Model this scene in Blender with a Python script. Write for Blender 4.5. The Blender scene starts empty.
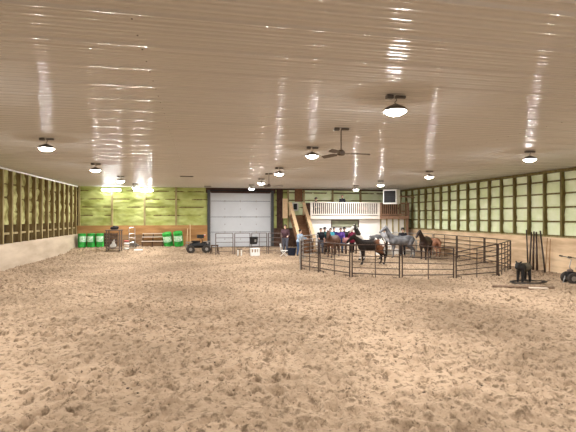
import bpy, bmesh, math, random
import numpy as np
from mathutils import Vector, Matrix, noise
random.seed(7)
rng = np.random.default_rng(11)
PI = math.pi
sc = bpy.context.scene
C = sc.collection

# ------------------------------------------------------------------ camera, world, exposure
cam = bpy.data.objects.new('camera', bpy.data.cameras.new('camera'))
C.objects.link(cam)
cam.location = (0, 0, 2.65)
cam.rotation_euler = (math.radians(90.09), 0, math.radians(-11.46))
cam.data.sensor_width = 36
cam.data.lens = 435 / 576 * 36
cam.data.clip_end = 200
sc.camera = cam
w = bpy.data.worlds.new('night'); sc.world = w
w.use_nodes = True
w.node_tree.nodes['Background'].inputs[0].default_value = (.02, .025, .03, 1)
w.node_tree.nodes['Background'].inputs[1].default_value = .3
sc.view_settings.view_transform = 'Standard'
sc.view_settings.look = 'None'
sc.view_settings.gamma = 1
sc.view_settings.exposure = -0.30
LAMP_POWER = 210
LENS_EMIT = 400
STRIP_EMIT = 260

XL, XR, YB, YF, ZC = -8.75, 16.5, 34.0, -7.0, 4.88

def sstep(t):
    t = min(max(t, 0.0), 1.0); return t*t*(3-2*t)
def gz(x, y):
    rise = .46 - .20*sstep((x+.9)/1.0)
    return max(rise*sstep((y-28.5)/4.7), .23*sstep(1-(x-XL)/1.3))

# ------------------------------------------------------------------ materials
def mat(name, col, rough=.6, metal=0.0, var=.0, scale=6.0, col2=None, bump=0.0, bscale=40.0, spec=.4, stretch=(1,1,1), contrast=(.35,.65), emit=None, coat=0):
    m = bpy.data.materials.new(name); m.use_nodes = True
    nt = m.node_tree; b = nt.nodes['Principled BSDF']
    b.inputs['Base Color'].default_value = (*col, 1)
    b.inputs['Roughness'].default_value = rough
    b.inputs['Metallic'].default_value = metal
    b.inputs['Specular IOR Level'].default_value = spec
    b.inputs['Coat Weight'].default_value = coat
    tc = nt.nodes.new('ShaderNodeTexCoord'); mp = nt.nodes.new('ShaderNodeMapping')
    mp.inputs['Scale'].default_value = stretch
    nt.links.new(tc.outputs['Object'], mp.inputs['Vector'])
    if var or col2:
        n = nt.nodes.new('ShaderNodeTexNoise'); n.inputs['Scale'].default_value = scale; n.inputs['Detail'].default_value = 5
        nt.links.new(mp.outputs[0], n.inputs['Vector'])
        r = nt.nodes.new('ShaderNodeValToRGB')
        r.color_ramp.elements[0].position = contrast[0]; r.color_ramp.elements[1].position = contrast[1]
        c2 = col2 or tuple(c*(1-var) for c in col)
        r.color_ramp.elements[0].color = (*c2, 1); r.color_ramp.elements[1].color = (*col, 1)
        nt.links.new(n.outputs['Fac'], r.inputs[0]); nt.links.new(r.outputs[0], b.inputs['Base Color'])
    if bump:
        n2 = nt.nodes.new('ShaderNodeTexNoise'); n2.inputs['Scale'].default_value = bscale; n2.inputs['Detail'].default_value = 4
        nt.links.new(mp.outputs[0], n2.inputs['Vector'])
        bp = nt.nodes.new('ShaderNodeBump'); bp.inputs['Strength'].default_value = bump; bp.inputs['Distance'].default_value = .02
        nt.links.new(n2.outputs['Fac'], bp.inputs['Height']); nt.links.new(bp.outputs[0], b.inputs['Normal'])
    if emit:
        b.inputs['Emission Color'].default_value = (*emit[0], 1); b.inputs['Emission Strength'].default_value = emit[1]
    return m

M = {}
M['ceil'] = mat('ceiling_steel', (.62, .60, .575), .13, 0, .05, .25, spec=.10)
M['sand'] = mat('arena_sand', (.50, .385, .285), .95, 0, 0, 1.3, (.36, .27, .195), bump=.9, bscale=26, spec=.1, contrast=(.3, .62))
def sand_material():
    m = M['sand']; nt = m.node_tree; b = nt.nodes['Principled BSDF']; N = nt.nodes.new; L = nt.links.new
    tc = N('ShaderNodeTexCoord')
    def ns(scale, det, rough, lo, hi, off=0):
        mp = N('ShaderNodeMapping'); mp.inputs['Location'].default_value = (off, off*1.7, 0); L(tc.outputs['Object'], mp.inputs['Vector'])
        n = N('ShaderNodeTexNoise'); n.inputs['Scale'].default_value = scale; n.inputs['Detail'].default_value = det; n.inputs['Roughness'].default_value = rough
        L(mp.outputs[0], n.inputs['Vector'])
        mr = N('ShaderNodeMapRange'); mr.interpolation_type = 'SMOOTHSTEP'; mr.inputs['From Min'].default_value = lo; mr.inputs['From Max'].default_value = hi
        L(n.outputs['Fac'], mr.inputs['Value']); return mr.outputs[0]
    def mixc(f, a, c):
        x = N('ShaderNodeMix'); x.data_type = 'RGBA'; L(f, x.inputs['Factor'])
        for v, k in ((a, 6), (c, 7)):
            if isinstance(v, tuple): x.inputs[k].default_value = (*v, 1)
            else: L(v, x.inputs[k])
        return x.outputs[2]
    base = mixc(ns(.35, 3, .5, .35, .65), (.305, .222, .15), (.415, .305, .21))     # dry and fresher stretches
    damp = mixc(ns(7.5, 5, .66, .35, .52, 3), (.165, .115, .074), base)               # damp kicked up sand patches
    clod = mixc(ns(14, 4, .65, .32, .42, 7), (.12, .083, .055), damp)                 # small dark crumbs
    L(clod, b.inputs['Base Color'])
sand_material()
M['foam_right'] = mat('pale_spray_foam', (.84, .90, .66), .8, 0, 0, 1.4, (.70, .78, .47), bump=.5, bscale=9, spec=.2)
M['foam_back'] = mat('yellow_spray_foam', (.47, .51, .20), .8, 0, 0, 1.1, (.32, .35, .10), bump=.5, bscale=9, spec=.2, stretch=(1, 1, 2.2))
M['foam_left'] = mat('olive_spray_foam', (.56, .57, .27), .8, 0, 0, 2.4, (.27, .25, .09), bump=.6, bscale=9, spec=.2, contrast=(.38, .6))
M['stud'] = mat('oversprayed_stud', (.22, .19, .07), .8, 0, 0, 3.0, (.12, .085, .03), spec=.2, stretch=(3, 3, .6))
M['stud_pale'] = mat('pale_lit_stud_edge', (.44, .37, .20), .8, 0, 0, 2.0, (.26, .20, .09), spec=.2, stretch=(3, 3, .6))
M['ply_pale'] = mat('pale_kick_plywood', (.78, .59, .39), .7, 0, 0, 1.1, (.56, .39, .24), spec=.25, stretch=(.5, .6, 3.5), contrast=(.38, .62))
M['ply_left'] = mat('whitewashed_kick_plywood', (.60, .50, .39), .7, 0, 0, 1.0, (.45, .36, .27), spec=.25, stretch=(1, .5, 2))
M['ply_warm'] = mat('warm_wall_plywood', (.46, .25, .10), .7, 0, 0, 1.2, (.30, .15, .055), spec=.25, stretch=(.7, 1, 3))
M['ply_dull'] = mat('dull_wall_plywood', (.34, .22, .12), .8, 0, 0, 1.2, (.22, .13, .07), spec=.2, stretch=(.7, 1, 3))
M['dark_wood'] = mat('dark_stained_wood', (.10, .055, .035), .7, 0, .5, 4, spec=.2)
M['pine'] = mat('fresh_pine', (.72, .52, .32), .6, 0, .18, 4, spec=.3, stretch=(1, 1, 5))
M['pine_brown'] = mat('brown_pine', (.34, .20, .13), .6, 0, .3, 5, spec=.3)
M['tread'] = mat('stair_tread_wood', (.22, .11, .055), .7, 0, .35, 5, spec=.2)
M['white_paint'] = mat('white_wall_panel', (.90, .88, .85), .5, 0, .03, 1, spec=.4)
M['white_rail'] = mat('pale_rail', (.82, .75, .68), .5, 0, .1, 5, spec=.4)  # paler tone for the left part of railing and fascia, right end browner
M['door_white'] = mat('insulated_door_panel', (.49, .51, .54), .45, 0, .10, .8, spec=.4)
M['door_dark'] = mat('door_frame_dark', (.05, .055, .06), .5, 0, .2, 5)
M['header'] = mat('door_header_wood', (.075, .04, .03), .8, 0, .4, 5, spec=.2)
M['steel_dark'] = mat('rusty_dark_pipe', (.075, .048, .036), .45, .35, .4, 12)
M['steel_grey'] = mat('galvanised_pipe', (.36, .35, .34), .35, .7, .25, 12)
M['black'] = mat('black_plastic', (.012, .012, .013), .45, 0, .3, 8)
M['blackiron'] = mat('black_iron', (.02, .02, .022), .5, .4, .3, 10)
M['white'] = mat('white_enamel', (.82, .82, .80), .4, 0, .05, 6)
M['green'] = mat('green_barrel_cover', (.035, .42, .06), .4, 0, 0, 3.2, (.012, .20, .03), contrast=(.4, .6))
M['green_white'] = mat('pale_print_on_green', (.72, .84, .74), .5, 0, 0, 9, (.30, .62, .36), contrast=(.4, .6))
M['pallet'] = mat('weathered_board', (.12, .075, .055), .85, 0, .4, 6, spec=.15)
M['plank'] = mat('bleached_plank', (.62, .52, .42), .7, 0, .15, 5, spec=.2, stretch=(.4, 3, 3))
M['cart'] = mat('grey_brown_steel', (.17, .125, .11), .5, .3, .3, 10)
M['rubber'] = mat('dusty_rubber', (.06, .052, .046), .8, 0, .3, 9, spec=.2)
M['red'] = mat('red_lens', (.5, .03, .02), .3)
M['glass'] = mat('dim_window_glass', (.30, .31, .22), .15, 0, .2, 2, spec=.6)
M['log'] = mat('brown_timber', (.27, .185, .13), .8, 0, .4, 5, spec=.2, stretch=(4, 4, .6))
M['skin'] = mat('skin', (.62, .38, .28), .55)
M['eye'] = mat('dark_eye', (.02, .015, .012), .2)
M['hair'] = mat('dark_hair', (.018, .012, .009), .6, 0, .3, 40)
M['lens'] = mat('lit_lens', (1, 1, 1), .3, emit=((1.0, .98, .95), LENS_EMIT))
M['strip'] = mat('lit_strip_lens', (1, 1, 1), .3, emit=((.97, 1.0, .96), STRIP_EMIT))
M['fan'] = mat('fan_brown', (.10, .075, .055), .4, .2, .2, 8)
M['lamp_metal'] = mat('lamp_housing', (.16, .145, .135), .4, .5, .2, 8)
def cloth(name, col): return mat(name, col, .85, 0, .25, 9, bump=.3, bscale=60, spec=.15)

# ------------------------------------------------------------------ mesh helpers
class MB:
    def __init__(s): s.v = []; s.f = []
    def add(s, vs, fs):
        o = len(s.v); s.v += [tuple(v) for v in vs]; s.f += [tuple(i+o for i in f) for f in fs]; return s
    def box(s, c, d, rot=None, bev=0.0):
        hx, hy, hz = d[0]/2, d[1]/2, d[2]/2
        bev = min(bev, hx*.9, hy*.9, hz*.9)
        if bev <= 0:
            vs = [Vector((a*hx, b*hy, e*hz)) for a in (-1, 1) for b in (-1, 1) for e in (-1, 1)]
            fs = [(0,1,3,2),(4,6,7,5),(0,4,5,1),(2,3,7,6),(0,2,6,4),(1,5,7,3)]
        else:
            bm = bmesh.new(); bmesh.ops.create_cube(bm, size=1)
            for v in bm.verts: v.co = Vector((v.co.x*d[0], v.co.y*d[1], v.co.z*d[2]))
            bmesh.ops.bevel(bm, geom=list(bm.edges), offset=bev, segments=1, affect='EDGES')
            bm.verts.index_update()
            vs = [v.co.copy() for v in bm.verts]; fs = [[v.index for v in f.verts] for f in bm.faces]; bm.free()
        R = Matrix.Identity(3)
        if rot is not None: R = rot if isinstance(rot, Matrix) else Matrix.Rotation(rot, 3, 'Z')
        c = Vector(c)
        return s.add([R @ v + c for v in vs], fs)
    def bar(s, p, q, wd, ht, up=(0,0,1)):
        p, q = Vector(p), Vector(q); d = (q-p); L = d.length; d.normalize()
        u = Vector(up); sd = d.cross(u)
        if sd.length < 1e-4: u = Vector((1,0,0)); sd = d.cross(u)
        sd.normalize(); u = sd.cross(d)
        R = Matrix((d, sd, u)).transposed()
        return s.box((p+q)/2, (L, wd, ht), R)
    def tube(s, pts, r, n=8, cap=True):
        pts = [Vector(p) for p in pts]; rings = []
        rs = r if isinstance(r, (list, tuple)) else [r]*len(pts)
        for i, p in enumerate(pts):
            d = (pts[min(i+1, len(pts)-1)] - pts[max(i-1, 0)]).normalized()
            a = Vector((0,0,1)) if abs(d.z) < .9 else Vector((1,0,0))
            u = d.cross(a).normalized(); v = d.cross(u)
            rings.append([p + (u*math.cos(2*PI*k/n) + v*math.sin(2*PI*k/n))*rs[i] for k in range(n)])
        vs = [x for rg in rings for x in rg]; fs = []
        for i in range(len(pts)-1):
            for k in range(n): fs.append((i*n+k, i*n+(k+1)%n, (i+1)*n+(k+1)%n, (i+1)*n+k))
        if cap: fs.append(tuple(range(n))[::-1]); fs.append(tuple((len(pts)-1)*n+k for k in range(n)))
        return s.add(vs, fs)
    def lathe(s, prof, c=(0,0,0), n=24, R=None):
        # prof: (r, z) list; closed with caps where r > 0
        vs = []; fs = []
        for r, z in prof:
            vs += [Vector((r*math.cos(2*PI*k/n), r*math.sin(2*PI*k/n), z)) for k in range(n)]
        for i in range(len(prof)-1):
            for k in range(n): fs.append((i*n+k, i*n+(k+1)%n, (i+1)*n+(k+1)%n, (i+1)*n+k))
        fs.append(tuple(range(n))[::-1]); fs.append(tuple((len(prof)-1)*n+k for k in range(n)))
        if R is not None: vs = [R @ v for v in vs]
        return s.add([v + Vector(c) for v in vs], fs)
    def torus(s, c, R, r, axis='Z', n=24, m=8):
        vs = []; fs = []
        for i in range(n):
            a = 2*PI*i/n
            for j in range(m):
                b = 2*PI*j/m; q = R + r*math.cos(b)
                p = (q*math.cos(a), q*math.sin(a), r*math.sin(b))
                if axis == 'Y': p = (p[0], p[2], p[1])
                if axis == 'X': p = (p[2], p[0], p[1])
                vs.append(Vector(p) + Vector(c))
        for i in range(n):
            for j in range(m): fs.append((i*m+j, ((i+1)%n)*m+j, ((i+1)%n)*m+(j+1)%m, i*m+(j+1)%m))
        return s.add(vs, fs)
    def ball(s, c, r, n=12, m=8):
        sx, sy, sz = r if isinstance(r, (tuple, list)) else (r, r, r)
        vs = [(c[0], c[1], c[2]-sz)]; fs = []
        for i in range(1, m):
            t = -PI/2 + PI*i/m
            for k in range(n): vs.append((c[0]+sx*math.cos(t)*math.cos(2*PI*k/n), c[1]+sy*math.cos(t)*math.sin(2*PI*k/n), c[2]+sz*math.sin(t)))
        vs.append((c[0], c[1], c[2]+sz))
        for k in range(n): fs.append((0, 1+(k+1)%n, 1+k))
        for i in range(m-2):
            for k in range(n): fs.append((1+i*n+k, 1+i*n+(k+1)%n, 1+(i+1)*n+(k+1)%n, 1+(i+1)*n+k))
        L = len(vs)-1
        for k in range(n): fs.append((L, 1+(m-2)*n+k, 1+(m-2)*n+(k+1)%n))
        return s.add(vs, fs)
    def cap(s, p, rp, q, rq, n=14):
        # closed tapered capsule from p to q
        p, q = Vector(p), Vector(q); d = q-p; L = d.length
        if L < 1e-5: return s.ball(p, max(rp, rq))
        prof = []
        for i in range(6): t = -PI/2 + PI/2*i/5; prof.append((max(rp*math.cos(t), 1e-4), rp*math.sin(t)))
        for i in range(6): t = PI/2*i/5; prof.append((max(rq*math.cos(t), 1e-4), L + rq*math.sin(t)))
        R = d.to_track_quat('Z', 'Y').to_matrix()
        return s.lathe(prof, p, n, R)
    def mesh(s, name):
        me = bpy.data.meshes.new(name); me.from_pydata(s.v, [], s.f); me.validate(); me.update(); return me
    def build(s, name, m, parent=None, smooth=False):
        me = s.mesh(name)
        bm = bmesh.new(); bm.from_mesh(me); bmesh.ops.recalc_face_normals(bm, faces=bm.faces); bm.to_mesh(me); bm.free()
        me.materials.append(m)
        if smooth: me.polygons.foreach_set('use_smooth', [True]*len(me.polygons))
        o = bpy.data.objects.new(name, me); C.objects.link(o)
        if parent: o.parent = parent
        return o

def blob(name, mb, vox, m, parent=None, it=6):
    """union of closed shapes -> one continuous smooth skin"""
    me = mb.mesh(name + '_src'); o = bpy.data.objects.new(name + '_src', me); C.objects.link(o)
    r = o.modifiers.new('r', 'REMESH'); r.mode = 'VOXEL'; r.voxel_size = vox
    sm = o.modifiers.new('s', 'SMOOTH'); sm.factor = .5; sm.iterations = it
    dg = bpy.context.evaluated_depsgraph_get(); dg.update()
    nm = bpy.data.meshes.new_from_object(o.evaluated_get(dg))
    bpy.data.objects.remove(o); bpy.data.meshes.remove(me)
    nm.name = name; nm.materials.clear(); nm.materials.append(m)
    nm.polygons.foreach_set('use_smooth', [True]*len(nm.polygons))
    o = bpy.data.objects.new(name, nm); C.objects.link(o)
    if parent: o.parent = parent
    return o

def tag(o, label, cat, group=None):
    o['label'] = label; o['category'] = cat
    if group: o['group'] = group
    return o
def thing(name, label, cat, loc=(0,0,0), rz=0, group=None):
    o = bpy.data.objects.new(name, None); C.objects.link(o)
    o.empty_display_size = .1
    o.location = loc; o.rotation_euler = (0, 0, rz)
    return tag(o, label, cat, group)
def structure(o): o['kind'] = 'structure'; return o
def dup(root, loc, rz=None, label=None):
    r = root.copy(); C.objects.link(r); r.location = loc
    if rz is not None: r.rotation_euler = (0, 0, rz)
    if label: r['label'] = label
    for ch in list(root.children):
        c = ch.copy(); C.objects.link(c); c.parent = r
        for g in list(ch.children):
            d = g.copy(); C.objects.link(d); d.parent = c
    return r
def sempty(name):
    o = bpy.data.objects.new(name, None); C.objects.link(o); return structure(o)

# ------------------------------------------------------------------ floor: sand with hoof prints
def make_floor():
    xs = np.arange(XL-.25, XR+.26, .036)
    ys = [YF-.2]
    while ys[-1] < 3.0: ys.append(ys[-1]+.35)
    while ys[-1] < 14.0: ys.append(ys[-1]+.030)
    while ys[-1] < 20.0: ys.append(ys[-1]+.045)
    while ys[-1] < YB+.2: ys.append(ys[-1]+.08)
    ys = np.array(ys); nx, ny = len(xs), len(ys)
    X, Y = np.meshgrid(xs, ys)
    rise = .46 - .20*np.clip((X+.9), 0, 1)**2*(3-2*np.clip(X+.9, 0, 1))
    t = np.clip((Y-28.5)/4.7, 0, 1); Z = rise*t*t*(3-2*t)
    t = np.clip(1-(X-XL)/1.3, 0, 1); Z = np.maximum(Z, .23*t*t*(3-2*t))
    def vnoise(scale, amp):
        gx, gy = int(30*scale)+3, int(46*scale)+3
        g = rng.random((gy, gx))-.5
        u = (X-XL+1)*scale; v = (Y-YF+1)*scale
        i = np.floor(u).astype(int); j = np.floor(v).astype(int); a = u-i; b = v-j
        a = a*a*(3-2*a); b = b*b*(3-2*b)
        return amp*((g[j, i]*(1-a)+g[j, i+1]*a)*(1-b)+(g[j+1, i]*(1-a)+g[j+1, i+1]*a)*b)
    Z = Z + vnoise(.35, .05) + vnoise(1.1, .045) + vnoise(2.6, .03) + vnoise(5.5, .03) + vnoise(11, .022)
    n = 26000
    hx = rng.uniform(XL, XR, n); hy = 3.0+(YB-3.0)*rng.random(n)
    hr = rng.uniform(.05, .115, n); hd = rng.uniform(.02, .05, n)*np.where(rng.random(n) < .25, 1.7, .8)
    ha = rng.uniform(0, 2*PI, n); hs = rng.uniform(.9, 1.7, n)
    tilt = rng.uniform(-.6, .6, (n, 2))
    for k in range(n):
        R_ = hr[k]*hs[k]*2.1
        i0 = np.searchsorted(xs, hx[k]-R_); i1 = np.searchsorted(xs, hx[k]+R_)
        j0 = np.searchsorted(ys, hy[k]-R_); j1 = np.searchsorted(ys, hy[k]+R_)
        if i1 <= i0 or j1 <= j0: continue
        dx = X[j0:j1, i0:i1]-hx[k]; dy = Y[j0:j1, i0:i1]-hy[k]
        ca, sa = math.cos(ha[k]), math.sin(ha[k])
        u = (dx*ca+dy*sa)/(hr[k]*hs[k]); v = (-dx*sa+dy*ca)/hr[k]
        d = np.sqrt(u*u+v*v)
        Z[j0:j1, i0:i1] += hd[k]*(-(1+tilt[k, 0]*u+tilt[k, 1]*v)*np.exp(-(d**5)) + .45*np.exp(-((d-1.35)/.30)**2))
    # trodden ridge just outside the near panels of the pen
    for (ax, ay, bx, by) in ((6.3, 17.3, 8.1, 16.2), (8.1, 16.2, 12.9, 16.3), (12.9, 16.3, 15.6, 18.8)):
        dx, dy = bx-ax, by-ay; L2 = dx*dx+dy*dy
        tt = np.clip(((X-ax)*dx+(Y-ay)*dy)/L2, 0, 1)
        d = np.hypot(X-ax-tt*dx, Y-ay-tt*dy)
        Z += .10*np.exp(-(d/.28)**2)*(.6+.8*(vnoise(1.7, 1)+.3))
    co = np.stack([X.ravel(), Y.ravel(), Z.ravel()], 1).astype(np.float32)
    idx = np.arange(nx*ny).reshape(ny, nx)
    q = np.stack([idx[:-1, :-1].ravel(), idx[:-1, 1:].ravel(), idx[1:, 1:].ravel(), idx[1:, :-1].ravel()], 1).astype(np.int32)
    me = bpy.data.meshes.new('floor')
    me.vertices.add(len(co)); me.vertices.foreach_set('co', co.ravel())
    me.loops.add(q.size); me.loops.foreach_set('vertex_index', q.ravel())
    me.polygons.add(len(q)); me.polygons.foreach_set('loop_start', np.arange(0, q.size, 4, dtype=np.int32))
    me.polygons.foreach_set('loop_total', np.full(len(q), 4, dtype=np.int32))
    me.polygons.foreach_set('use_smooth', np.ones(len(q), dtype=bool))
    me.update(); me.validate(); me.materials.append(M['sand'])
    o = bpy.data.objects.new('floor', me); C.objects.link(o); structure(o)
make_floor()

# ------------------------------------------------------------------ ceiling: ribbed steel liner
def make_ceiling():
    p = .2286; prof = []
    y = YF-.1
    k = 0
    while y < YB+.15:
        g = .024 if k % 4 == 0 else .012
        for dy, dz in ((0, 0), (.062, 0), (.072, -.005), (.082, -.005), (.092, 0), (.14, 0), (.170, 0), (.190, -g), (.2085, -g)):
            prof.append((y+dy, ZC+dz))
        if k % 4 == 0: prof.append((y+.212, ZC-g+.006))
        k += 1
        y += p
    vs = []; fs = []
    x0, x1 = XL-.2, XR+.2
    for y, z in prof: vs += [(x0, y, z), (x1, y, z)]
    for i in range(len(prof)-1): fs.append((2*i, 2*i+2, 2*i+3, 2*i+1))
    me = bpy.data.meshes.new('ceiling'); me.from_pydata(vs, [], fs); me.update(); me.materials.append(M['ceil']); me.polygons.foreach_set('use_smooth', [True]*len(me.polygons))
    o = bpy.data.objects.new('ceiling', me); C.objects.link(o); structure(o)
    # rows of screw heads along the sheet laps
    for sx in (-.75, 8.4):
        m = MB(); y = 1.0
        while y < 33.5:
            m.lathe([(.012, -.008), (.012, .002)], (sx, y+.03, ZC-.001), 6); y += p*2
        s = m.build('screw_row', M['lamp_metal'], o); s['kind'] = 'stuff'
    b = MB().box(((XL+XR)/2, (YF+YB)/2, ZC+.12), (XR-XL+1, YB-YF+1, .1)).build('ceiling_deck', M['dark_wood'], o)
make_ceiling()

# ------------------------------------------------------------------ walls
def foam(name, m, parent, axis, pos, a0, a1, z0, z1, girts, seed, amp=.05, base=.0, step=.075):
    """bumpy sprayed foam sheet on the plane axis=pos, bulging into the room; girts keep dips at their heights"""
    s = 1 if (axis == 'x' and pos < 0) else -1     # inward direction
    na = max(2, int((a1-a0)/step)); nz = max(2, int((z1-z0)/step))
    vs = []; fs = []
    for j in range(nz+1):
        z = z0+(z1-z0)*j/nz
        for i in range(na+1):
            a = a0+(a1-a0)*i/na
            h = base + amp*(noise.noise(Vector((a*.9+seed*7, z*2.6, seed))) + .55*noise.noise(Vector((a*2.6, z*6, seed+9))))
            wz = z + .05*noise.noise(Vector((a*.8+seed*3, z*.2, 5)))
            for g in girts: h -= .075*math.exp(-((wz-g)/.05)**2)*(.55+.9*noise.noise(Vector((a*.7, g*3, seed+2))))
            vs.append((pos+s*h, a, z) if axis == 'x' else (a, pos+s*h, z))
    for j in range(nz):
        for i in range(na):
            k = j*(na+1)+i; fs.append((k, k+1, k+na+2, k+na+1))
    mb = MB(); mb.add(vs, fs)
    return mb.build(name, m, parent, True)

# left wall
wl = sempty('wall_left')
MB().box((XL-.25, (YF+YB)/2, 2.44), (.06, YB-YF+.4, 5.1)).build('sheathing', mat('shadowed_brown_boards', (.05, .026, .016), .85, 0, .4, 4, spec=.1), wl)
gl = (2.9, 3.55, 4.2)
foam('foam', M['foam_left'], wl, 'x', XL-.10, YF, YB, 2.27, 4.87, gl, 3, .06)
MB().box((XL-.10, (YF+YB)/2, 1.86), (.12, YB-YF, .10)).build('girt', M['stud_pale'], wl)
for g in gl: MB().box((XL-.15, (YF+YB)/2, g), (.06, YB-YF, .09)).build('girt', M['stud'], wl)
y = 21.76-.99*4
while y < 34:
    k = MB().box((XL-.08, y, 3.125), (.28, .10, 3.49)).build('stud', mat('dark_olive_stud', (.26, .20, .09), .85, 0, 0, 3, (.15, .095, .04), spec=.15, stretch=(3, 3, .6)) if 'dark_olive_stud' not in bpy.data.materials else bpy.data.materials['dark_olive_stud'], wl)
    MB().box((XL+.07, y, 3.135), (.025, .11, 3.47)).build('lit_edge', M['stud_pale'], k); y += .99  # added strip: the stud's lit front edge put into a pale colour
# sloping kick wall
def kick(name, m, parent, side, y0, y1, zt0, zt1):
    x = XL if side < 0 else XR; s = 1 if side < 0 else -1
    n = int((y1-y0)/1.22); vs = []; fs = []
    for i in range(n+1):
        y = y0+(y1-y0)*i/n; zt = zt0+(zt1-zt0)*i/n
        vs += [(x+s*.13, y, -.1), (x+s*.06, y, zt), (x-s*.06, y, zt), (x-s*.06, y, -.1)]
    for i in range(n):
        for k in range(4): fs.append((4*i+k, 4*i+(k+1)%4, 4*i+4+(k+1)%4, 4*i+4+k))
    fs += [(0,1,2,3), (4*n+3, 4*n+2, 4*n+1, 4*n)]
    return MB().add(vs, fs).build(name, m, parent)
kick('kick_board', M['ply_left'], wl, -1, YF, YB-.05, 1.40, 1.40)
structure(MB().box((XL+.06, (YF+YB)/2, ZC-.05), (.05, YB-YF, .07)).build('trim_1', M['white'], None))

# right wall
wr = sempty('wall_right')
MB().box((XR+.25, (YF+YB)/2, 2.44), (.06, YB-YF+.4, 5.1)).build('sheathing', M['dark_wood'], wr)
gr_ = (1.74, 2.42, 3.1, 3.75, 4.35)
foam('foam', M['foam_right'], wr, 'x', XR+.10, YF, YB, 1.6, 4.87, gr_, 5, .045)
for g in gr_: MB().box((XR+.11, (YF+YB)/2, g), (.10, YB-YF, .075)).build('girt', M['stud'], wr)
MB().box((XR+.04, (YF+YB)/2, 4.80), (.2, YB-YF, .13)).build('top_plate', M['stud'], wr)
y = 17.29-1.04*5
while y < 34:
    MB().box((XR+.05, y, 3.2), (.22, .11, 3.3)).build('stud', M['stud'], wr); y += 1.04
kick('kick_board', M['ply_pale'], wr, 1, YF, YB-.05, 1.66, 1.72)
MB().box((XR-.02, (YF+YB)/2, 1.70), (.14, YB-YF-.1, .05)).build('kick_cap', M['stud_pale'], wr)

# back wall
wb = sempty('wall_back')
for (x0, x1, z0, z1) in ((XL-.3, .72, -.1, 5), (5.56, XR+.3, -.1, 5), (.72, 5.56, 4.5, 5)):
    MB().box(((x0+x1)/2, YB+.25, (z0+z1)/2), (x1-x0, .06, z1-z0)).build('sheathing', M['dark_wood'], wb)
gb = (2.75, 3.37, 3.96, 4.57)
for g in gb:
    MB().box(((XL+.62)/2, YB+.128, g), (.62-XL, .05, .09)).build('girt', M['stud'], wb)
    MB().box(((5.9+XR)/2, YB+.128, g), (XR-5.9, .05, .09)).build('girt', M['stud'], wb)
bx = [-8.6, -6.34, -4.05, -1.77, .56]
for i in range(4): foam('foam', M['foam_back'], wb, 'y', YB+.10, bx[i], bx[i+1], 1.95, 4.87, [g+.04*random.uniform(-1, 1) for g in gb], 11+i*3, .10, .025)
rx = [5.75, 6.9, 8.2, 10.6, 13.0, 15.4, XR]
for i in range(6): foam('foam', M['foam_back'] if i < 1 else M['foam_right'], wb, 'y', YB+.10, rx[i], rx[i+1], 1.2, 4.87, gb, 31+i*3, .06, .0)
for x in bx[:-1] + rx[1:-1]: MB().box((x, YB+.04, 3.3), (.13, .20, 3.15)).build('stud', M['stud_pale'], wb)
MB().box(((XL+.6)/2, YB-.03, 1.66), (.6-XL, .08, .68)).build('rim_board', M['ply_warm'], wb)
MB().box(((XL-1.9)/2, YB-.02, .62), (-1.9-XL, .06, 1.42)).build('lower_plywood', M['ply_dull'], wb)
MB().box((-.66, YB-.02, .62), (2.48, .06, 1.42)).build('lower_plywood', M['ply_warm'], wb)
MB().box((6.6, YB-.02, .8), (1.8, .06, 1.9)).build('lower_plywood', M['dark_wood'], wb)
MB().box((6.22, YB-.03, 3.3), (.5, .06, 3.1)).build('upper_plywood', M['header'], wb)
MB().box((3.15, YB+.05, 4.68), (5.4, .26, .40)).build('door_header', M['header'], wb)
MB().box(((5.6+XR)/2, YB+.02, 4.83), (XR-5.6, .2, .10)).build('top_plate', M['header'], wb)
MB().box((12.3, YB-.04, 3.24), (7.9, .05, 1.04)).build('loft_wainscot', M['dark_wood'], wb)
MB().box((7.74, YB-.09, 4.36), (.62, .08, 1.02)).build('stair_head_panel', M['tread'], wb)
# front wall behind the viewer
wf = sempty('wall_front')
MB().box(((XL+XR)/2, YF-.2, 2.44), (XR-XL+1, .1, 5.1)).build('wall_panel', M['ply_left'], wf)

# overhead door
d1 = sempty('door_1')
dx0, dx1, db, dt = .78, 5.50, .27, 4.50
zs = [db, 1.46, 2.63, 3.86, dt]
for i in range(4):
    m = MB(); m.box(((dx0+dx1)/2, YB+.02, (zs[i]+zs[i+1])/2), (dx1-dx0, .05, zs[i+1]-zs[i]-.03), bev=.008)
    h = (zs[i+1]-zs[i]); 
    for k in range(2 if h > .9 else 1): m.box(((dx0+dx1)/2, YB-.008, zs[i]+h*(.28+.44*k)), (dx1-dx0-.1, .012, .02))
    m.build('door_section', M['door_white'], d1)
MB().box(((dx0+dx1)/2, YB+.06, (db+dt)/2), (dx1-dx0, .02, dt-db)).build('section_joint', M['black'], d1)
for i in range(1, 4):
    for hx in (1.9, 3.1, 4.35):
        MB().box((hx, YB-.02, zs[i]), (.10, .03, .13), bev=.008).build('hinge', M['steel_grey'], d1)
for z in (.9, 2.05, 3.25):
    for hx in (1.9, 3.1, 4.35): MB().box((hx, YB-.012, z), (.06, .03, .10), bev=.006).build('hinge', M['steel_grey'], d1)
for x in (dx0-.11, dx1+.13): MB().box((x, YB-.02, 2.4), (.20, .16, 4.6)).build('door_jamb', M['door_dark'], d1)
for x in (dx0+.02, dx1-.02): MB().box((x, YB-.07, 2.4), (.05, .08, 4.3)).build('track', M['steel_grey'], d1)
MB().tube([(dx0, YB-.18, 4.66), (dx1, YB-.18, 4.66)], .05).build('spring_shaft', M['blackiron'], d1)
MB().box(((dx0+dx1)/2, YB+.0, db-.0), (dx1-dx0, .07, .10)).build('bottom_seal', M['rubber'], d1)

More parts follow.
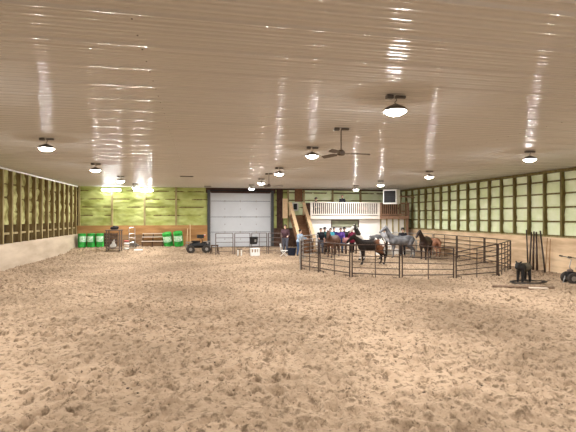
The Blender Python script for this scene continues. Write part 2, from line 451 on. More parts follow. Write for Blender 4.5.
# ------------------------------------------------------------------ loft, wall under it, stairs
LX0, LX1, LY = 8.06, 15.95, 31.3
loft = sempty('loft_floor')
MB().box(((LX0+LX1)/2, (LY+YB)/2+.05, 2.62), (LX1-LX0, YB-LY-.12, .22)).build('joist_deck', M['pine'], loft)
MB().box(((LX0+13.5)/2, LY-.02, 2.60), (13.5-LX0, .05, .25)).build('fascia', M['white_rail'], loft)
MB().box(((13.5+LX1)/2, LY-.02, 2.60), (LX1-13.5, .05, .25)).build('fascia', M['pine_brown'], loft)
structure(MB().box((LX1-.1, LY+.1, 1.20), (.16, .16, 2.6)).build('trim_2', M['pine_brown'], None))['label'] = 'post under the right end of the loft'
wu = sempty('wall_under_loft')
wx0, wx1, wz0, wz1 = 9.72, 11.95, 1.84, 2.42
wy = LY+.32
for (x0, x1, z0, z1) in ((LX0, wx0, .0, 2.50), (wx1, LX1, .0, 2.50), (wx0, wx1, 0, wz0), (wx0, wx1, wz1, 2.50)):
    MB().box(((x0+x1)/2, wy, (z0+z1)/2), (x1-x0, .08, z1-z0)).build('wall_panel', M['white_paint'], wu)
for k in range(5): MB().box((13.7+k*.5, wy-.08, 1.5), (.09, .10, 2.3)).build('batten', M['stud_pale'], wu)
MB().box(((LX0+LX1)/2, wy-.08, .32), (LX1-LX0, .06, .34)).build('base_board', M['plank'], wu)
win = sempty('window_1')
m = MB()
for (x0, x1, z0, z1) in ((wx0, wx1, wz1-.06, wz1), (wx0, wx1, wz0, wz0+.05), (wx0, wx0+.06, wz0, wz1), (wx1-.06, wx1, wz0, wz1)): m.box(((x0+x1)/2, wy-.03, (z0+z1)/2), (x1-x0, .12, z1-z0))
m.build('window_frame', M['cart'], win)
MB().box(((wx0+wx1)/2, wy+.02, (wz0+wz1)/2), (wx1-wx0-.1, .012, wz1-wz0-.1)).build('pane', M['glass'], win)

def railing(name, label, x0, x1, m, bm_, first):
    t = thing(name, label, 'railing', (x0, LY+.03, 2.73), 0, 'loft railings')
    L = x1-x0
    MB().box((L/2, 0, .975), (L, .14, .07), bev=.01).build('top_rail', m, t)
    MB().box((L/2, 0, .09), (L, .06, .09), bev=.01).build('bottom_rail', m, t)
    n = int(L/.155)
    for k in range(1, n):
        MB().box((k*L/n, 0, .54), (.06, .04, .84)).build('baluster', bm_, t)
    for x in (.05, L-.05): MB().box((x, 0, .51), (.11, .11, 1.0)).build('post', m, t)
    return t
railing('loft_railing', 'pale baluster railing along the left part of the loft', LX0, 13.52, M['white_rail'], M['white_rail'], 1)
railing('loft_railing', 'brown baluster railing at the right end of the loft under the heater', 13.55, LX1, M['pine_brown'], M['pine_brown'], 0)

st = thing('staircase', 'wooden staircase with pale sloping side walls climbing to the loft', 'staircase', (6.85, 0, 0))
n = 15; y0, y1 = 29.75, 32.9
for k in range(n):
    z = .16+ (2.73-.16)*(k+1)/n; y = y0+(y1-y0)*k/n
    MB().box((.55, y+.12, z-.02), (.90, .27, .04)).build('tread', M['tread'], st)
    MB().box((.55, y+.01, z-.13), (.90, .02, .2)).build('riser', M['tread'], st)
MB().box((.55, 33.4, 2.69), (1.1, 1.0, .08)).build('landing', M['tread'], st)
def kneewall(xc):
    MB().bar((xc, 29.7, .12), (xc, 32.95, 2.70), .05, .30).build('stringer', M['tread'], st)
    MB().bar((xc, 29.7, 1.10), (xc, 33.0, 3.72), .24, .07).build('cap_rail', M['pine'], st)
    MB().box((xc, 33.4, 3.74), (.24, .85, .06)).build('cap_rail', M['pine'], st)
    MB().box((xc, 29.74, .58), (.12, .12, 1.08)).build('newel', M['pine'], st)
    MB().box((xc, 33.0, 3.2), (.12, .12, 1.05)).build('newel', M['pine'], st)
    for k in range(1, 8):
        f = k/8; MB().bar((xc, 29.7+3.25*f, .25+2.58*f), (xc, 29.7+3.25*f, 1.05+2.62*f), .04, .04).build('spindle', M['tread'], st)
kneewall(0.02); kneewall(1.09)
MB().box((-.28, 33.55, 3.3), (.40, .06, 1.55)).build('guard_panel', M['pine'], st)
pic = thing('picture_frame', 'white framed dark picture hung at the head of the stairs', 'picture', (7.45, YB-.16, 3.45))
m = MB()
for (c, d) in (((0,0,.28), (.44,.05,.09)), ((0,0,-.28), (.44,.05,.09)), ((-.2,0,0), (.09,.05,.5)), ((.2,0,0), (.09,.05,.5))): m.box(c, d)
m.build('frame', M['white'], pic); MB().box((0,.01,0), (.36,.02,.5)).build('picture', M['black'], pic)

# ------------------------------------------------------------------ lamps, fans, heater
def make_lamp(label, loc):
    t = thing('ceiling_lamp', label, 'lamp', loc, 0, 'round ceiling lamps')
    m = MB(); m.box((-.11, 0, -.045), (.13, .10, .07), bev=.01); MB.box(m, (.10, 0, -.04), (.20, .07, .05), bev=.01)
    m.build('junction_box', M['lamp_metal'], t)
    MB().tube([(.02, 0, -.06), (.03, 0, -.10), (-.01, 0, -.14), (.005, 0, -.16), (0, 0, -.18)], .008, 6).build('hanger', M['lamp_metal'], t)
    MB().lathe([(.04, -.17), (.07, -.19), (.13, -.215), (.185, -.245), (.212, -.285), (.217, -.305), (.207, -.307), (.195, -.27)], (0,0,0), 24).build('housing', M['lamp_metal'], t)
    MB().lathe([(.188, -.262), (.186, -.30), (.165, -.335), (.10, -.37), (.001, -.38)], (0,0,0), 24).build('lens', M['lens'], t, True)
    l = bpy.data.lights.new('bulb', 'AREA'); l.shape = 'DISK'; l.size = .3; l.energy = LAMP_POWER; l.color = (1, .98, .95)
    lo = bpy.data.objects.new('bulb', l); C.objects.link(lo); lo.parent = t; lo.location = (0, 0, -.385)
    return t
LXS = (-4.25, 3.5, 10.9); LYS = (1.4, 7.4, 13.4, 19.3, 25.1, 31.0)
side = {-4.25: 'left', 3.5: 'middle', 10.9: 'right'}
desc = {7.4: 'large round ceiling lamp nearest the camera in the {} row', 13.4: 'round ceiling lamp second nearest in the {} row',
        19.3: 'round ceiling lamp third from the front in the {} row', 25.1: 'small round ceiling lamp fourth from the front in the {} row',
        31.0: 'farthest small round ceiling lamp of the {} row, close to the back wall'}
special = {(3.5, 31.0): 'farthest lamp of the middle row, glowing over the top of the white overhead door',
           (10.9, 31.0): 'farthest lamp of the right row, hanging in front of the loft railing',
           (-4.25, 13.4): 'round ceiling lamp at far left, nearest of the left row',
           (10.9, 13.4): 'round ceiling lamp at far right, nearest lamp to the right wall in view',
           (3.5, 7.4): 'largest and brightest ceiling lamp, nearest the camera',
           (3.5, 13.4): 'round ceiling lamp just left of the near ceiling fan'}
lamp0 = None
for lx in LXS:
    for ly in LYS:
        lb = special.get((lx, ly)) or desc.get(ly, 'round ceiling lamp of the {} row, behind the camera').format(side[lx])
        ly = {31.0: {3.5: 30.0, 10.9: 29.4}.get(lx, 30.6)}.get(ly, ly)
        if lx == 10.9 and ly == 13.4: ly = 12.75
        if lamp0 is None: lamp0 = make_lamp(lb, (lx, ly, ZC-.002))
        else: dup(lamp0, (lx, ly, ZC-.002), None, lb)

def make_fan(label, loc, rz):
    t = thing('ceiling_fan', label, 'fan', loc, rz, 'ceiling fans')
    m = MB(); m.box((-.11, 0, -.035), (.14, .11, .07), bev=.01); m.box((.10, 0, -.03), (.2, .08, .05), bev=.01)
    m.build('mounting_box', M['fan'], t)
    MB().tube([(0,0,-.05), (0,0,-.58)], .014).build('rod', M['fan'], t)
    MB().lathe([(.03, -.54), (.06, -.56), (.10, -.60), (.10, -.66), (.07, -.69), (.03, -.70)], (0,0,0), 20).build('motor', M['fan'], t)
    for k in range(3):
        a = 2*PI*k/3; d = Vector((math.cos(a), math.sin(a), 0)); s = Vector((-d.y, d.x, 0))
        m = MB(); vs = []
        for r, wd, dz in ((.10, .03, 0), (.2, .05, 0), (.24, .075, .0), (.5, .075, -.005), (.72, .06, -.01), (.74, .04, -.01)):
            for sg in (-1, 1): 
                for th in (-.006, .006): vs.append(d*r + s*wd*sg + Vector((0, 0, -.645+dz+sg*.02*(r > .22)+th)))
        fs = []
        for i in range(5):
            b = 4*i; fs += [(b, b+4, b+6, b+2), (b+1, b+3, b+7, b+5), (b, b+1, b+5, b+4), (b+2, b+6, b+7, b+3)]
        fs += [(0, 2, 3, 1), (20, 21, 23, 22)]
        m.add(vs, fs).build('blade', M['fan'], t)
    return t
make_fan('brown three bladed ceiling fan hanging nearest the camera', (3.48, 10.45, ZC-.002), math.radians(-8))
make_fan('small far three bladed ceiling fan hanging in front of the overhead door', (3.48, 22.1, ZC-.002), math.radians(-20))

def wall_light(label, x, rz=0):
    t = thing('wall_light', label, 'lamp', (x, YB-.06, 4.62), 0, 'strip lights on the back wall')
    MB().box((0, -.02, .0), (1.36, .12, .20), bev=.02).build('housing', M['lamp_metal'], t)
    MB().box((0, -.095, -.015), (1.28, .05, .15), bev=.02).build('lens', M['strip'], t)
wall_light('left of the two long bright strip lights high on the back wall', -6.37)
wall_light('right of the two long bright strip lights high on the back wall', -4.10)
for nm, lb, x, y, wd in (('ceiling_vent', 'thin dark slot vent in the ceiling left of the overhead door', -.7, 24.25, .7), ('door_opener_bracket', 'small dark bracket on the ceiling above the left door jamb', .55, 31.8, .5)):
    tag(MB().box((x, y, ZC-.045), (wd, .14, .05), bev=.01).build(nm, M['lamp_metal']), lb, 'vent' if 'vent' in nm else 'bracket')

ht = thing('unit_heater', 'white box heater with dark louvred face hung beside the loft', 'heater', (13.30, 29.0, 3.55), math.radians(-45))
m = MB()
for (c, d) in (((0,.35,.53), (1.04,.72,1.04)),): m.box(c, d, bev=.03)
m.build('cabinet', M['white'], ht)
MB().box((0, -.02, .53), (.84, .05, .84)).build('louvre_opening', M['black'], ht)
for k in range(7): MB().box((0, -.045, .18+k*.117), (.82, .05, .02), Matrix.Rotation(.5, 3, 'X')).build('louvre', M['blackiron'], ht)
for sx in (-.4, .4):
    for sy in (.1, .6): MB().tube([(sx, sy, 1.04), (sx, sy, 1.33)], .012, 6).build('hanger_rod', M['steel_grey'], ht)
R45 = Matrix.Rotation(math.radians(45), 3, 'Z')
MB().tube([R45 @ Vector(v) for v in ((.75, .05, .56), (1.2, .4, .57), (3.05, 2.2, .60))], .055, 10).build('flue_pipe', M['pine_brown'], ht)

# ------------------------------------------------------------------ pipe panels
def panel(name, label, p, q, m, h=(1.45, 1.45), nr=6, group='pipe panels of the round pen', ups=1, feet=True, b=(0,0)):
    p, q = Vector((p[0], p[1])), Vector((q[0], q[1])); d = q-p; L = d.length
    z0, z1 = gz(*p)+b[0], gz(*q)+b[1]
    t = thing(name, label, 'panel', (p.x, p.y, 0), math.atan2(d.y, d.x), group)
    g = .06; r = .024
    P = lambda s, f: (g+(L-2*g)*s, 0, (z0+(h[0])*f)*(1-s)+(z1+h[1]*f)*s)
    for s in (0, 1):
        a = P(s, 0); c = P(s, 1); MB().tube([(a[0], 0, a[2]-.04), c], r*1.25).build('post', m, t)
    for k in range(nr):
        f = .16+.84*k/(nr-1)
        MB().tube([P(0, f), P(1, f)], r if k in (0, nr-1) else r*.8, 6).build('rail', m, t)
    for k in range(ups):
        s = (k+1)/(ups+1); a = P(s, .02); c = P(s, 1)
        MB().tube([a, c], r*.85, 6).build('upright', m, t)
    if feet:
        for s in (0, 1):
            a = P(s, 0); sg = 1 if s == 0 else -1
            MB().tube([(a[0], 0, a[2]+.12), (a[0]+sg*.26, 0, a[2]+.12), (a[0]+sg*.26, 0, a[2]-.03)], r*.8, 6).build('foot', m, t)
    return t
A, A2, A3, A4 = (4.90, 21.05), (5.55, 24.0), (6.35, 26.6), (7.9, 28.6)
B, Cc, D, E_, F, G = (5.50, 19.75), (6.34, 17.74), (8.12, 16.64), (10.52, 16.54), (12.78, 16.82), (15.35, 19.25)
Hh, I, J, K = (15.85, 22.0), (15.9, 24.8), (15.9, 27.6), (13.4, 30.0)
sd, sg = M['steel_dark'], M['steel_grey']
panel('fence_panel', 'short pipe panel at the pen\'s left corner in front of the person in blue', A, B, sd, ups=1)
panel('fence_panel', 'pipe panel of the pen seen nearly end on, left of the dark paint horse', B, Cc, sd, ups=1)
panel('fence_panel', 'near pipe panel directly in front of the dark paint horse', Cc, D, sd, (1.45, 1.5))
panel('fence_panel', 'near pipe panel in front of the grey horse and the dark brown horse', D, E_, sd, (1.5, 1.32))
panel('fence_panel', 'near pipe gate panel dipping at its left end, right of the sagging joint', E_, F, sd, (1.16, 1.45))
panel('fence_panel', 'pipe panel closing the pen\'s right corner next to the leaning poles', F, G, sd, ups=3)
panel('fence_panel', 'far pipe panel along the right kick wall, nearest the leaning poles', G, Hh, sd)
panel('fence_panel', 'far pipe panel along the right kick wall, second from the leaning poles', Hh, I, sd)
panel('fence_panel', 'far pipe panel along the right kick wall beside the sorrel horse', I, J, sd)
panel('fence_panel', 'rear pipe panel behind the dark brown horse, under the loft post', J, K, sg)
panel('fence_panel', 'grey left side pipe panel of the pen running back from its left corner', A, A2, sg, ups=1)
panel('fence_panel', 'grey left side pipe panel of the pen, second back from the corner', A2, A3, sg, ups=1)
panel('fence_panel', 'grey rear left pipe panel of the pen beside the brown bay horse', A3, A4, sg, ups=1)
gx = [1.0, 2.28, 3.45, 4.62, 5.6]
gl_ = ['leftmost grey pipe panel before the overhead door, above the small sawhorse', 'second grey pipe panel from the left before the overhead door',
       'grey pipe panel before the overhead door with the black bucket hung on it', 'rightmost grey pipe panel before the overhead door, by the stairs']
for k in range(4):
    panel('fence_panel', gl_[k], (gx[k], 29.9), (gx[k+1], 29.9 if k < 3 else 29.6), M['cart'], (1.46, 1.46), 5, 'pipe panels before the overhead door', ups=0 if k != 2 else 1)

# ------------------------------------------------------------------ left rear clutter
def barrel(name, label, loc, rot=None, group='green barrels', s=1.0, r=.30):
    t = thing(name, label, 'barrel', loc, random.uniform(0, 6), group)
    if rot: t.rotation_euler = rot
    h = .98*s
    MB().lathe([(r*.96, 0), (r, .02), (r, h*.32), (r*1.03, h*.34), (r, h*.36), (r, h*.64), (r*1.03, h*.66), (r, h*.68), (r, h-.02), (r*.96, h), (r*.9, h-.02), (r*.9, h-.03)], (0,0,0), 28).build('drum', M['green'], t, False)
    m = MB(); n = 14; vs = []
    for k in range(n+1):
        a = -1.0+2.0*k/n
        for z in (h*.40, h*.80): 
            vs.append(((r+.012)*math.cos(a), (r+.012)*math.sin(a), z))
    m.add(vs, [(2*k, 2*k+2, 2*k+3, 2*k+1) for k in range(n)]).build('printed_band', M['green_white'], t)
    return t
bl = ['green barrel in the far left corner, leftmost of the standing row', 'second standing green barrel from the left corner', 'rightmost standing green barrel, beside the dark board stack']
for k, (x, y, rz) in enumerate(((-8.23, 33.3, -.9), (-7.625, 33.35, -1.9), (-7.05, 33.4, -1.5))):
    t = barrel('barrel', bl[k], (x, y, gz(x, y)+.01), r=.27); t.rotation_euler = (0, 0, rz)
# two slumped barrels on the right, leaning
t = barrel('barrel', 'green barrel with pale print tipped over beside the bleacher bench', (-2.35, 33.0, .50), (0, 0, 0), s=1.05, r=.33)
t.rotation_euler = (math.radians(8), math.radians(14), -1.6)
t.location = (-2.22, 33.1, .48)
t = barrel('barrel', 'green barrel tilted to the right in front of the orange plywood', (-1.55, 33.0, .50), None, s=1.05, r=.33)
t.rotation_euler = (math.radians(4), math.radians(16), -1.6); t.location = (-1.50, 33.0, .54)

pl = thing('board_stack', 'dark slatted pallet leaning on the wall beside the green barrels', 'pallet', (-6.38, 33.62, .44), 0)
R = Matrix.Rotation(math.radians(-10), 3, 'X')
for k in range(5):
    z = .10+k*.21; MB().box(R @ Vector((0, 0, z)), (.96, .03, .13), R).build('slat', M['pallet'], pl)
for x in (-.42, 0, .42): MB().box(R @ Vector((x, .06, .53)), (.07, .09, 1.04), R).build('stringer', M['pallet'], pl)

ct = thing('tack_cart', 'grey metal cart on wheels loaded with junk and a white bag', 'cart', (-5.72, 31.4, gz(-5.72, 31.4)), math.radians(-6))
for x in (-.42, .42):
    for y in (-.25, .25): MB().box((x, y, .76), (.07, .07, 1.36)).build('post', M['cart'], ct)
MB().box((0, 0, 1.42), (1.02, .62, .06), bev=.01).build('top_shelf', M['cart'], ct)
MB().box((0, 0, .20), (.9, .55, .05), bev=.01).build('bottom_shelf', M['cart'], ct)
for x in (-.42, .42):
    for y in (-.25, .25): MB().torus((x, y, .06), .05, .02, 'X', 16, 6).build('wheel', M['rubber'], ct)
MB().tube([(-.42, -.28, .7), (.42, -.28, .7)], .02).build('cross_bar', M['cart'], ct)
m = MB()
for (a, ra, b, rb) in (((-.10, 0, .12), .12, (.08, 0, .14), .13), ((0, 0, .16), .13, (.03, 0, .40), .09), ((.03, 0, .40), .07, (.06, .02, .52), .05)): m.cap(a, ra, b, rb)
bg = blob('feed_bag', m, .03, M['white']); bg.location = (-5.78, 31.38, gz(-5.7, 31.4)+.235); tag(bg, 'white slumped bag inside the grey metal cart', 'bag')
m = MB()
for (a, ra, b, rb) in (((-.2, 0, .10), .11, (.12, .03, .11), .12), ((-.05, 0, .18), .10, (.2, 0, .16), .07)): m.cap(a, ra, b, rb)
bg = blob('halter_pile', m, .03, M['black']); bg.location = (-5.66, 31.36, gz(-5.7, 31.4)+1.465); tag(bg, 'dark heap of tack on top of the grey metal cart', 'tack')
for k in range(4):
    z = gz(-5.0, 31.8)+.06+k*.17
    m = MB(); m.torus((-5.0, 31.9, z+.02), .13, .06, 'Z', 24, 8)
    o = m.build('rope_coil', [M['white'], M['plank'], M['white'], cloth('red_rope', (.4, .12, .10))][k % 4], None, True)
    tag(o, ['white rope coil at the bottom of the pile beside the cart', 'tan rope coil second from the bottom beside the cart', 'white rope coil third up beside the cart', 'reddish rope coil topmost of the pile beside the cart'][k], 'rope', 'coiled ropes beside the cart')
hd = thing('hand_truck', 'grey steel hand truck leaning behind the rope coils', 'hand truck', (-4.72, 32.5, gz(-4.8, 32.5)), math.radians(10))
for x in (-.2, .2): MB().tube([(x, 0, .12), (x, .12, 1.05), (x, .22, 1.36)], .022).build('side_rail', M['steel_grey'], hd)
MB().tube([(-.2, .22, 1.36), (-.1, .26, 1.46), (.1, .26, 1.46), (.2, .22, 1.36)], .022).build('handle', M['steel_grey'], hd)
for z in (.4, .7, 1.0): MB().tube([(-.2, .03+z*.09, z), (.2, .03+z*.09, z)], .014, 6).build('cross_bar', M['steel_grey'], hd)
MB().box((0, -.12, .03), (.42, .26, .02)).build('toe_plate', M['steel_grey'], hd)
for x in (-.27, .27): MB().lathe([(.05, -.035), (.12, -.035), (.135, 0), (.12, .035), (.05, .035)], (x, .05, .13), 20, Matrix.Rotation(PI/2, 3, 'Y')).build('wheel', M['rubber'], hd)
m = MB()
for (a, ra, b, rb) in (((-.3, 0, .10), .13, (.3, .05, .08), .12), ((-.15, .05, .24), .14, (.2, .05, .18), .12), ((-.05, .05, .36), .10, (.05, .05, .34), .09)): m.cap(a, ra, b, rb)
o = blob('blanket_pile', m, .035, cloth('grey_blanket', (.16, .13, .11))); o.location = (-4.72, 33.2, .43); tag(o, 'grey brown crumpled blanket heap against the wall left of the bleacher', 'blanket')
tag(MB().box((-4.15, 31.4, gz(-4.15, 31.4)+.05), (.56, .30, .10), .1, .015).build('wooden_block', M['white'], None), 'white flat block lying on the sand before the blanket heap', 'block')
bn = thing('bleacher_bench', 'two tier wooden bleacher bench against the back wall', 'bench', (-3.38, 33.3, .44), 0)
MB().box((0, .25, .96), (1.5, .30, .05)).build('seat_plank', M['plank'], bn)
MB().box((0, .0, .72), (1.5, .28, .05)).build('seat_plank', M['plank'], bn)
MB().box((0, -.28, .42), (1.5, .30, .05)).build('foot_plank', M['plank'], bn)
MB().box((0, -.12, .20), (1.5, .04, .40)).build('front_board', M['ply_dull'], bn)
MB().box((0, .10, .58), (1.5, .03, .2)).build('middle_board', M['ply_warm'], bn)
for x in (-.7, 0, .7):
    for yy, h in ((.33, .94), (.05, .70), (-.36, .40)): MB().box((x, yy, h/2), (.07, .07, h)).build('leg', M['pallet'], bn)

# quad bike
q = thing('quad_bike', 'black quad bike with racks parked before the orange plywood', 'quad bike', (-.12, 30.9, gz(-.1, 30.9)), math.radians(4))
for sx in (-.52, .55):
    for sy in (-.36, .36):
        m = MB(); m.lathe([(.12, -.11), (.25, -.11), (.28, -.07), (.28, .07), (.25, .11), (.12, .11)], (sx, sy, .27), 24, Matrix.Rotation(PI/2, 3, 'X'))
        wq = m.build('wheel', M['rubber'], q)
        MB().lathe([(.03, -.115), (.11, -.115), (.11, .115), (.03, .115)], (sx, sy, .27), 16, Matrix.Rotation(PI/2, 3, 'X')).build('hub', M['steel_grey'], wq)
m = MB()
for (a, ra, b, rb) in (((-.45, 0, .50), .17, (.45, 0, .50), .17), ((-.30, 0, .62), .14, (.05, 0, .66), .12), ((.35, 0, .62), .16, (.5, 0, .66), .12), ((-.52, -.3, .58), .09, (-.52, .3, .58), .09), ((.55, -.3, .58), .09, (.55, .3, .58), .09)): m.cap(a, ra, b, rb)
blob('body', m, .03, M['black'], q)
for x0, z in ((-.62, .74), (.60, .78)):
    m = MB(); m.tube([(x0-.2, -.3, z), (x0+.2, -.3, z), (x0+.2, .3, z), (x0-.2, .3, z), (x0-.2, -.3, z)], .016, 6)
    for k in range(3): m.tube([(x0-.2, -.15+k*.15, z), (x0+.2, -.15+k*.15, z)], .01, 6)
    for yy in (-.22, .22): m.tube([(x0, yy, z), (x0*.85, yy*.8, z-.18)], .012, 6)
    m.build('rack', M['steel_grey'], q)
MB().tube([(.18, -.36, .98), (.22, -.18, .99), (.28, 0, .93), (.22, .18, .99), (.18, .36, .98)], .016).build('handlebar', M['blackiron'], q)
MB().tube([(.28, 0, .66), (.28, 0, .93)], .03).build('steering_column', M['blackiron'], q)
MB().box((.66, -.16, .68), (.06, .10, .07), bev=.01).build('headlight', M['white'], q)
MB().box((-.15, -.02, .80), (.62, .24, .10), bev=.03).build('seat', M['blackiron'], q)
bxo = thing('crate', 'black crate strapped high on the quad bike with a red reflector', 'crate', (.04, 30.95, gz(0, 30.9)+1.03), .1)
MB().box((0, 0, .11), (.46, .34, .24), bev=.02).build('box', M['black'], bxo)
MB().box((.27, -.08, .15), (.10, .10, .09), bev=.01).build('reflector', M['red'], bxo)
MB().box((.27, -.08, .215), (.14, .12, .03), bev=.008).build('reflector_cap', M['white'], bxo)
for k, (px_, lean, hh, lb) in enumerate(((-.95, .05, 1.30, 'thin pale stick standing left of the quad bike'), (-.70, -.02, 1.62, 'taller pale fork handle standing behind the quad bike'))):
    y = 33.75; t = thing('tool_handle', lb, 'tool', (px_, y-.3, gz(px_, y)), 0, 'tool handles by the quad bike')
    MB().tube([(0, 0, .0), (lean, .20, hh)], .026, 8).build('handle', M['pine'], t)
    MB().box((0, 0, .08), (.2, .03, .16), bev=.01).build('blade', M['steel_grey'], t)

# sawhorse, bucket on the panel, white stands
sh = thing('sawhorse', 'small dark sawhorse on the sand before the left door jamb', 'sawhorse', (1.0, 30.35, gz(1, 30.35)), .2)
MB().box((0, 0, .58), (.52, .09, .09), bev=.01).build('beam', M['pallet'], sh)
for sx in (-.2, .2):
    for sy in (-1, 1): MB().bar((sx, sy*.03, .56), (sx*1.2, sy*.22, .0), .05, .05).build('leg', M['pallet'], sh)
bk = thing('bucket', 'round black bucket hung on the panel before the overhead door', 'bucket', (3.6, 29.55, .78), .3)
MB().lathe([(.22, 0), (.25, .03), (.29, .44), (.305, .45), (.305, .49), (.28, .49), (.27, .44), (.22, .06)], (0,0,0), 24).build('pail', M['black'], bk)
MB().tube([(-.29, 0, .46), (-.2, .0, .58), (0, .06, .68), (.2, .0, .58), (.29, 0, .46)], .01, 6).build('handle', M['steel_grey'], bk)
MB().box((0, -.285, .25), (.14, .012, .18), Matrix.Rotation(.12, 3, 'X')).build('sticker', M['steel_grey'], bk)
js = thing('mounting_block', 'low white slotted mounting block below the black bucket', 'block', (3.6, 28.9, gz(3.6, 28.9)), .05)
MB().box((0, 0, .52), (.62, .34, .06), bev=.015).build('top', M['white'], js)
MB().box((0, -.14, .15), (.62, .05, .24), bev=.01).build('front_panel', M['white'], js)
for x in (-.27, -.09, .09, .27): MB().box((x, -.14, .38), (.07, .05, .24)).build('leg', M['white'], js)
for x in (-.27, .27): MB().box((x, .14, .25), (.07, .05, .5)).build('leg', M['white'], js)
stl = thing('step_stool', 'small white stool with dark seat beside the middle gate post', 'stool', (2.62, 29.3, gz(2.6, 29.3)), .1)
MB().box((0, 0, .44), (.34, .28, .05), bev=.01).build('seat', M['pallet'], stl)
for x in (-.12, .12):
    for y in (-.1, .1): MB().box((x, y, .21), (.05, .05, .42)).build('leg', M['white'], stl)

# ------------------------------------------------------------------ right side clutter
bases = [(16.12, 18.97, .035), (16.10, 18.86, .04), (16.08, 18.60, .045), (16.06, 18.32, .045), (16.02, 17.77, .04), (16.18, 17.93, .018), (16.18, 17.7, .018)]
tops = [(16.36, 19.37, 1.97), (16.36, 19.02, 1.88), (16.36, 18.86, 1.91), (16.36, 18.70, 1.89), (16.36, 18.45, 1.95), (16.36, 18.0, 1.62), (16.36, 17.82, 1.58)]
pl_ = ['leftmost thick dark pole leaning on the right wall', 'second thick dark pole from the left on the right wall', 'middle thick dark pole in the leaning cluster', 'fourth dark pole, upright at the right of the cluster',
       'thick dark pole leaning apart, right of the cluster', 'thin tan rod leaning on the wall right of the dark poles', 'farthest right thin tan rod leaning on the kick wall']
for k in range(7):
    b, t_ = Vector((bases[k][0], bases[k][1], .0)), Vector(tops[k]); r = bases[k][2]
    o = MB().tube([b-b, (t_-b)*.5+Vector((0, 0, .01)), t_-b], [r*1.1, r, r*.85], 10).build('leaning_pole', M['steel_dark'] if k < 5 else M['ply_warm'], None, True)
    o.location = b; tag(o, pl_[k], 'pole', 'poles leaning on the right wall')
# black calf dummy
cd = thing('roping_dummy', 'small black four legged roping dummy standing before the leaning poles', 'roping dummy', (12.76, 15.3, .0), math.radians(192))
m = MB()
for (a, ra, b, rb) in (((-.20, 0, .60), .15, (.16, 0, .62), .165), ((.16, 0, .64), .14, (.30, 0, .72), .10), ((.28, 0, .73), .10, (.36, 0, .62), .075)): m.cap(a, ra, b, rb)
for (x, y, x2) in ((-.24, .10, -.27), (-.24, -.10, -.27), (.14, .10, .16), (.14, -.10, .16)): m.cap((x, y, .55), .08, (x2, y*1.05, .05), .05)
blob('body', m, .022, M['black'], cd)
for s in (-1, 1): MB().tube([(.27, .06*s, .79), (.24, .12*s, .84), (.22, .14*s, .86)], [.03, .03, .01], 8).build('ear', M['black'], cd)
m = MB()
m.lathe([(.175, -.22), (.18, -.20), (.18, .05), (.175, .07), (.165, .07)], (-.08, 0, .61), 20, Matrix.Rotation(PI/2, 3, 'Y'))
o = m.build('back_cover', cloth('grey_canvas', (.10, .085, .06)), cd); o['label'] = 'grey brown canvas cover'
m = MB(); pts = []
for k in range(60):
    a = k*.42; pts.append((12.75+(.75+.10*math.sin(k*.9))*math.cos(a)*.95, 15.0+(.38+.06*math.cos(k*1.3))*math.sin(a), .045+.0009*k+.01*math.sin(k*2)))
tag(m.tube(pts, .012, 6).build('hose', M['rubber'], None, True), 'black hose coiled on the sand around the roping dummy', 'hose')
o = MB().tube([(0,0,0), (.9,-.40,.005), (1.9,-.84,0)], [.055, .05, .06], 12).build('log_pole', M['log'], None, True); o.location = (10.75, 14.45, .05); tag(o, 'long brown timber pole lying on the sand before the roping dummy', 'pole')
o = MB().box((0, 0, 0), (.62, .15, .05), bev=.01).build('board', M['plank'], None); o.location = (12.05, 13.68, .055); o.rotation_euler = (0, 0, -.38); tag(o, 'short pale board lying against the long timber pole', 'board')
o = MB().tube([(0,0,0), (.8,.05,.01), (1.5,.02,0)], .04, 10).build('log_pole', M['log'], None, True); o.location = (13.2, 16.7, .045); o.rotation_euler = (0, 0, .35); tag(o, 'short dark timber pole lying at the foot of the leaning poles', 'pole')
# tiller
tl = thing('garden_tiller', 'dark wheeled tiller with curved handlebars at the right edge', 'tiller', (14.55, 14.75, .0), math.radians(-12))
for s in (-1, 1):
    wq = MB().lathe([(.10, -.06), (.20, -.06), (.22, -.03), (.22, .03), (.20, .06), (.10, .06)], (-.10, .22*s, .21), 22, Matrix.Rotation(PI/2, 3, 'X')).build('wheel', M['rubber'], tl)
    MB().lathe([(.03, -.065), (.10, -.065), (.10, .065), (.03, .065)], (-.10, .22*s, .21), 14, Matrix.Rotation(PI/2, 3, 'X')).build('hub', M['steel_grey'], wq)
    MB().tube([(.10, .16*s, .34), (.02, .20*s, .62), (.12, .24*s, .92), (-.06, .26*s, 1.02), (-.32, .28*s, 1.07)], .018).build('handlebar', M['steel_grey'], tl)
    MB().tube([(-.20, .28*s, 1.05), (-.34, .28*s, 1.075)], .026).build('grip', M['rubber'], tl)
MB().box((-.08, 0, .36), (.34, .28, .20), bev=.03).build('engine', M['blackiron'], tl)
MB().lathe([(.10, 0), (.11, .02), (.11, .07), (.06, .10)], (-.08, 0, .46), 18).build('engine_cap', M['cart'], tl)
m = MB(); n = 12; vs = []
for k in range(n+1):
    a = PI*k/n
    for y in (-.24, .24):
        for r in (.22, .235): vs.append((.32+r*math.cos(a), y, .16+r*math.sin(a)))
fs = []
for k in range(n):
    b = 4*k; fs += [(b, b+4, b+6, b+2), (b+1, b+3, b+7, b+5), (b, b+1, b+5, b+4), (b+2, b+6, b+7, b+3)]
fs += [(0, 2, 3, 1), (4*n, 4*n+1, 4*n+3, 4*n+2)]
m.add(vs, fs).build('tine_hood', M['cart'], tl)
MB().tube([(.2, .1, .3), (.42, .16, .9)], .014, 6).build('brace', M['steel_grey'], tl)
MB().tube([(-.28, 0, .3), (-.36, 0, .02)], .02, 6).build('prop_stand', M['steel_grey'], tl)
m = MB()
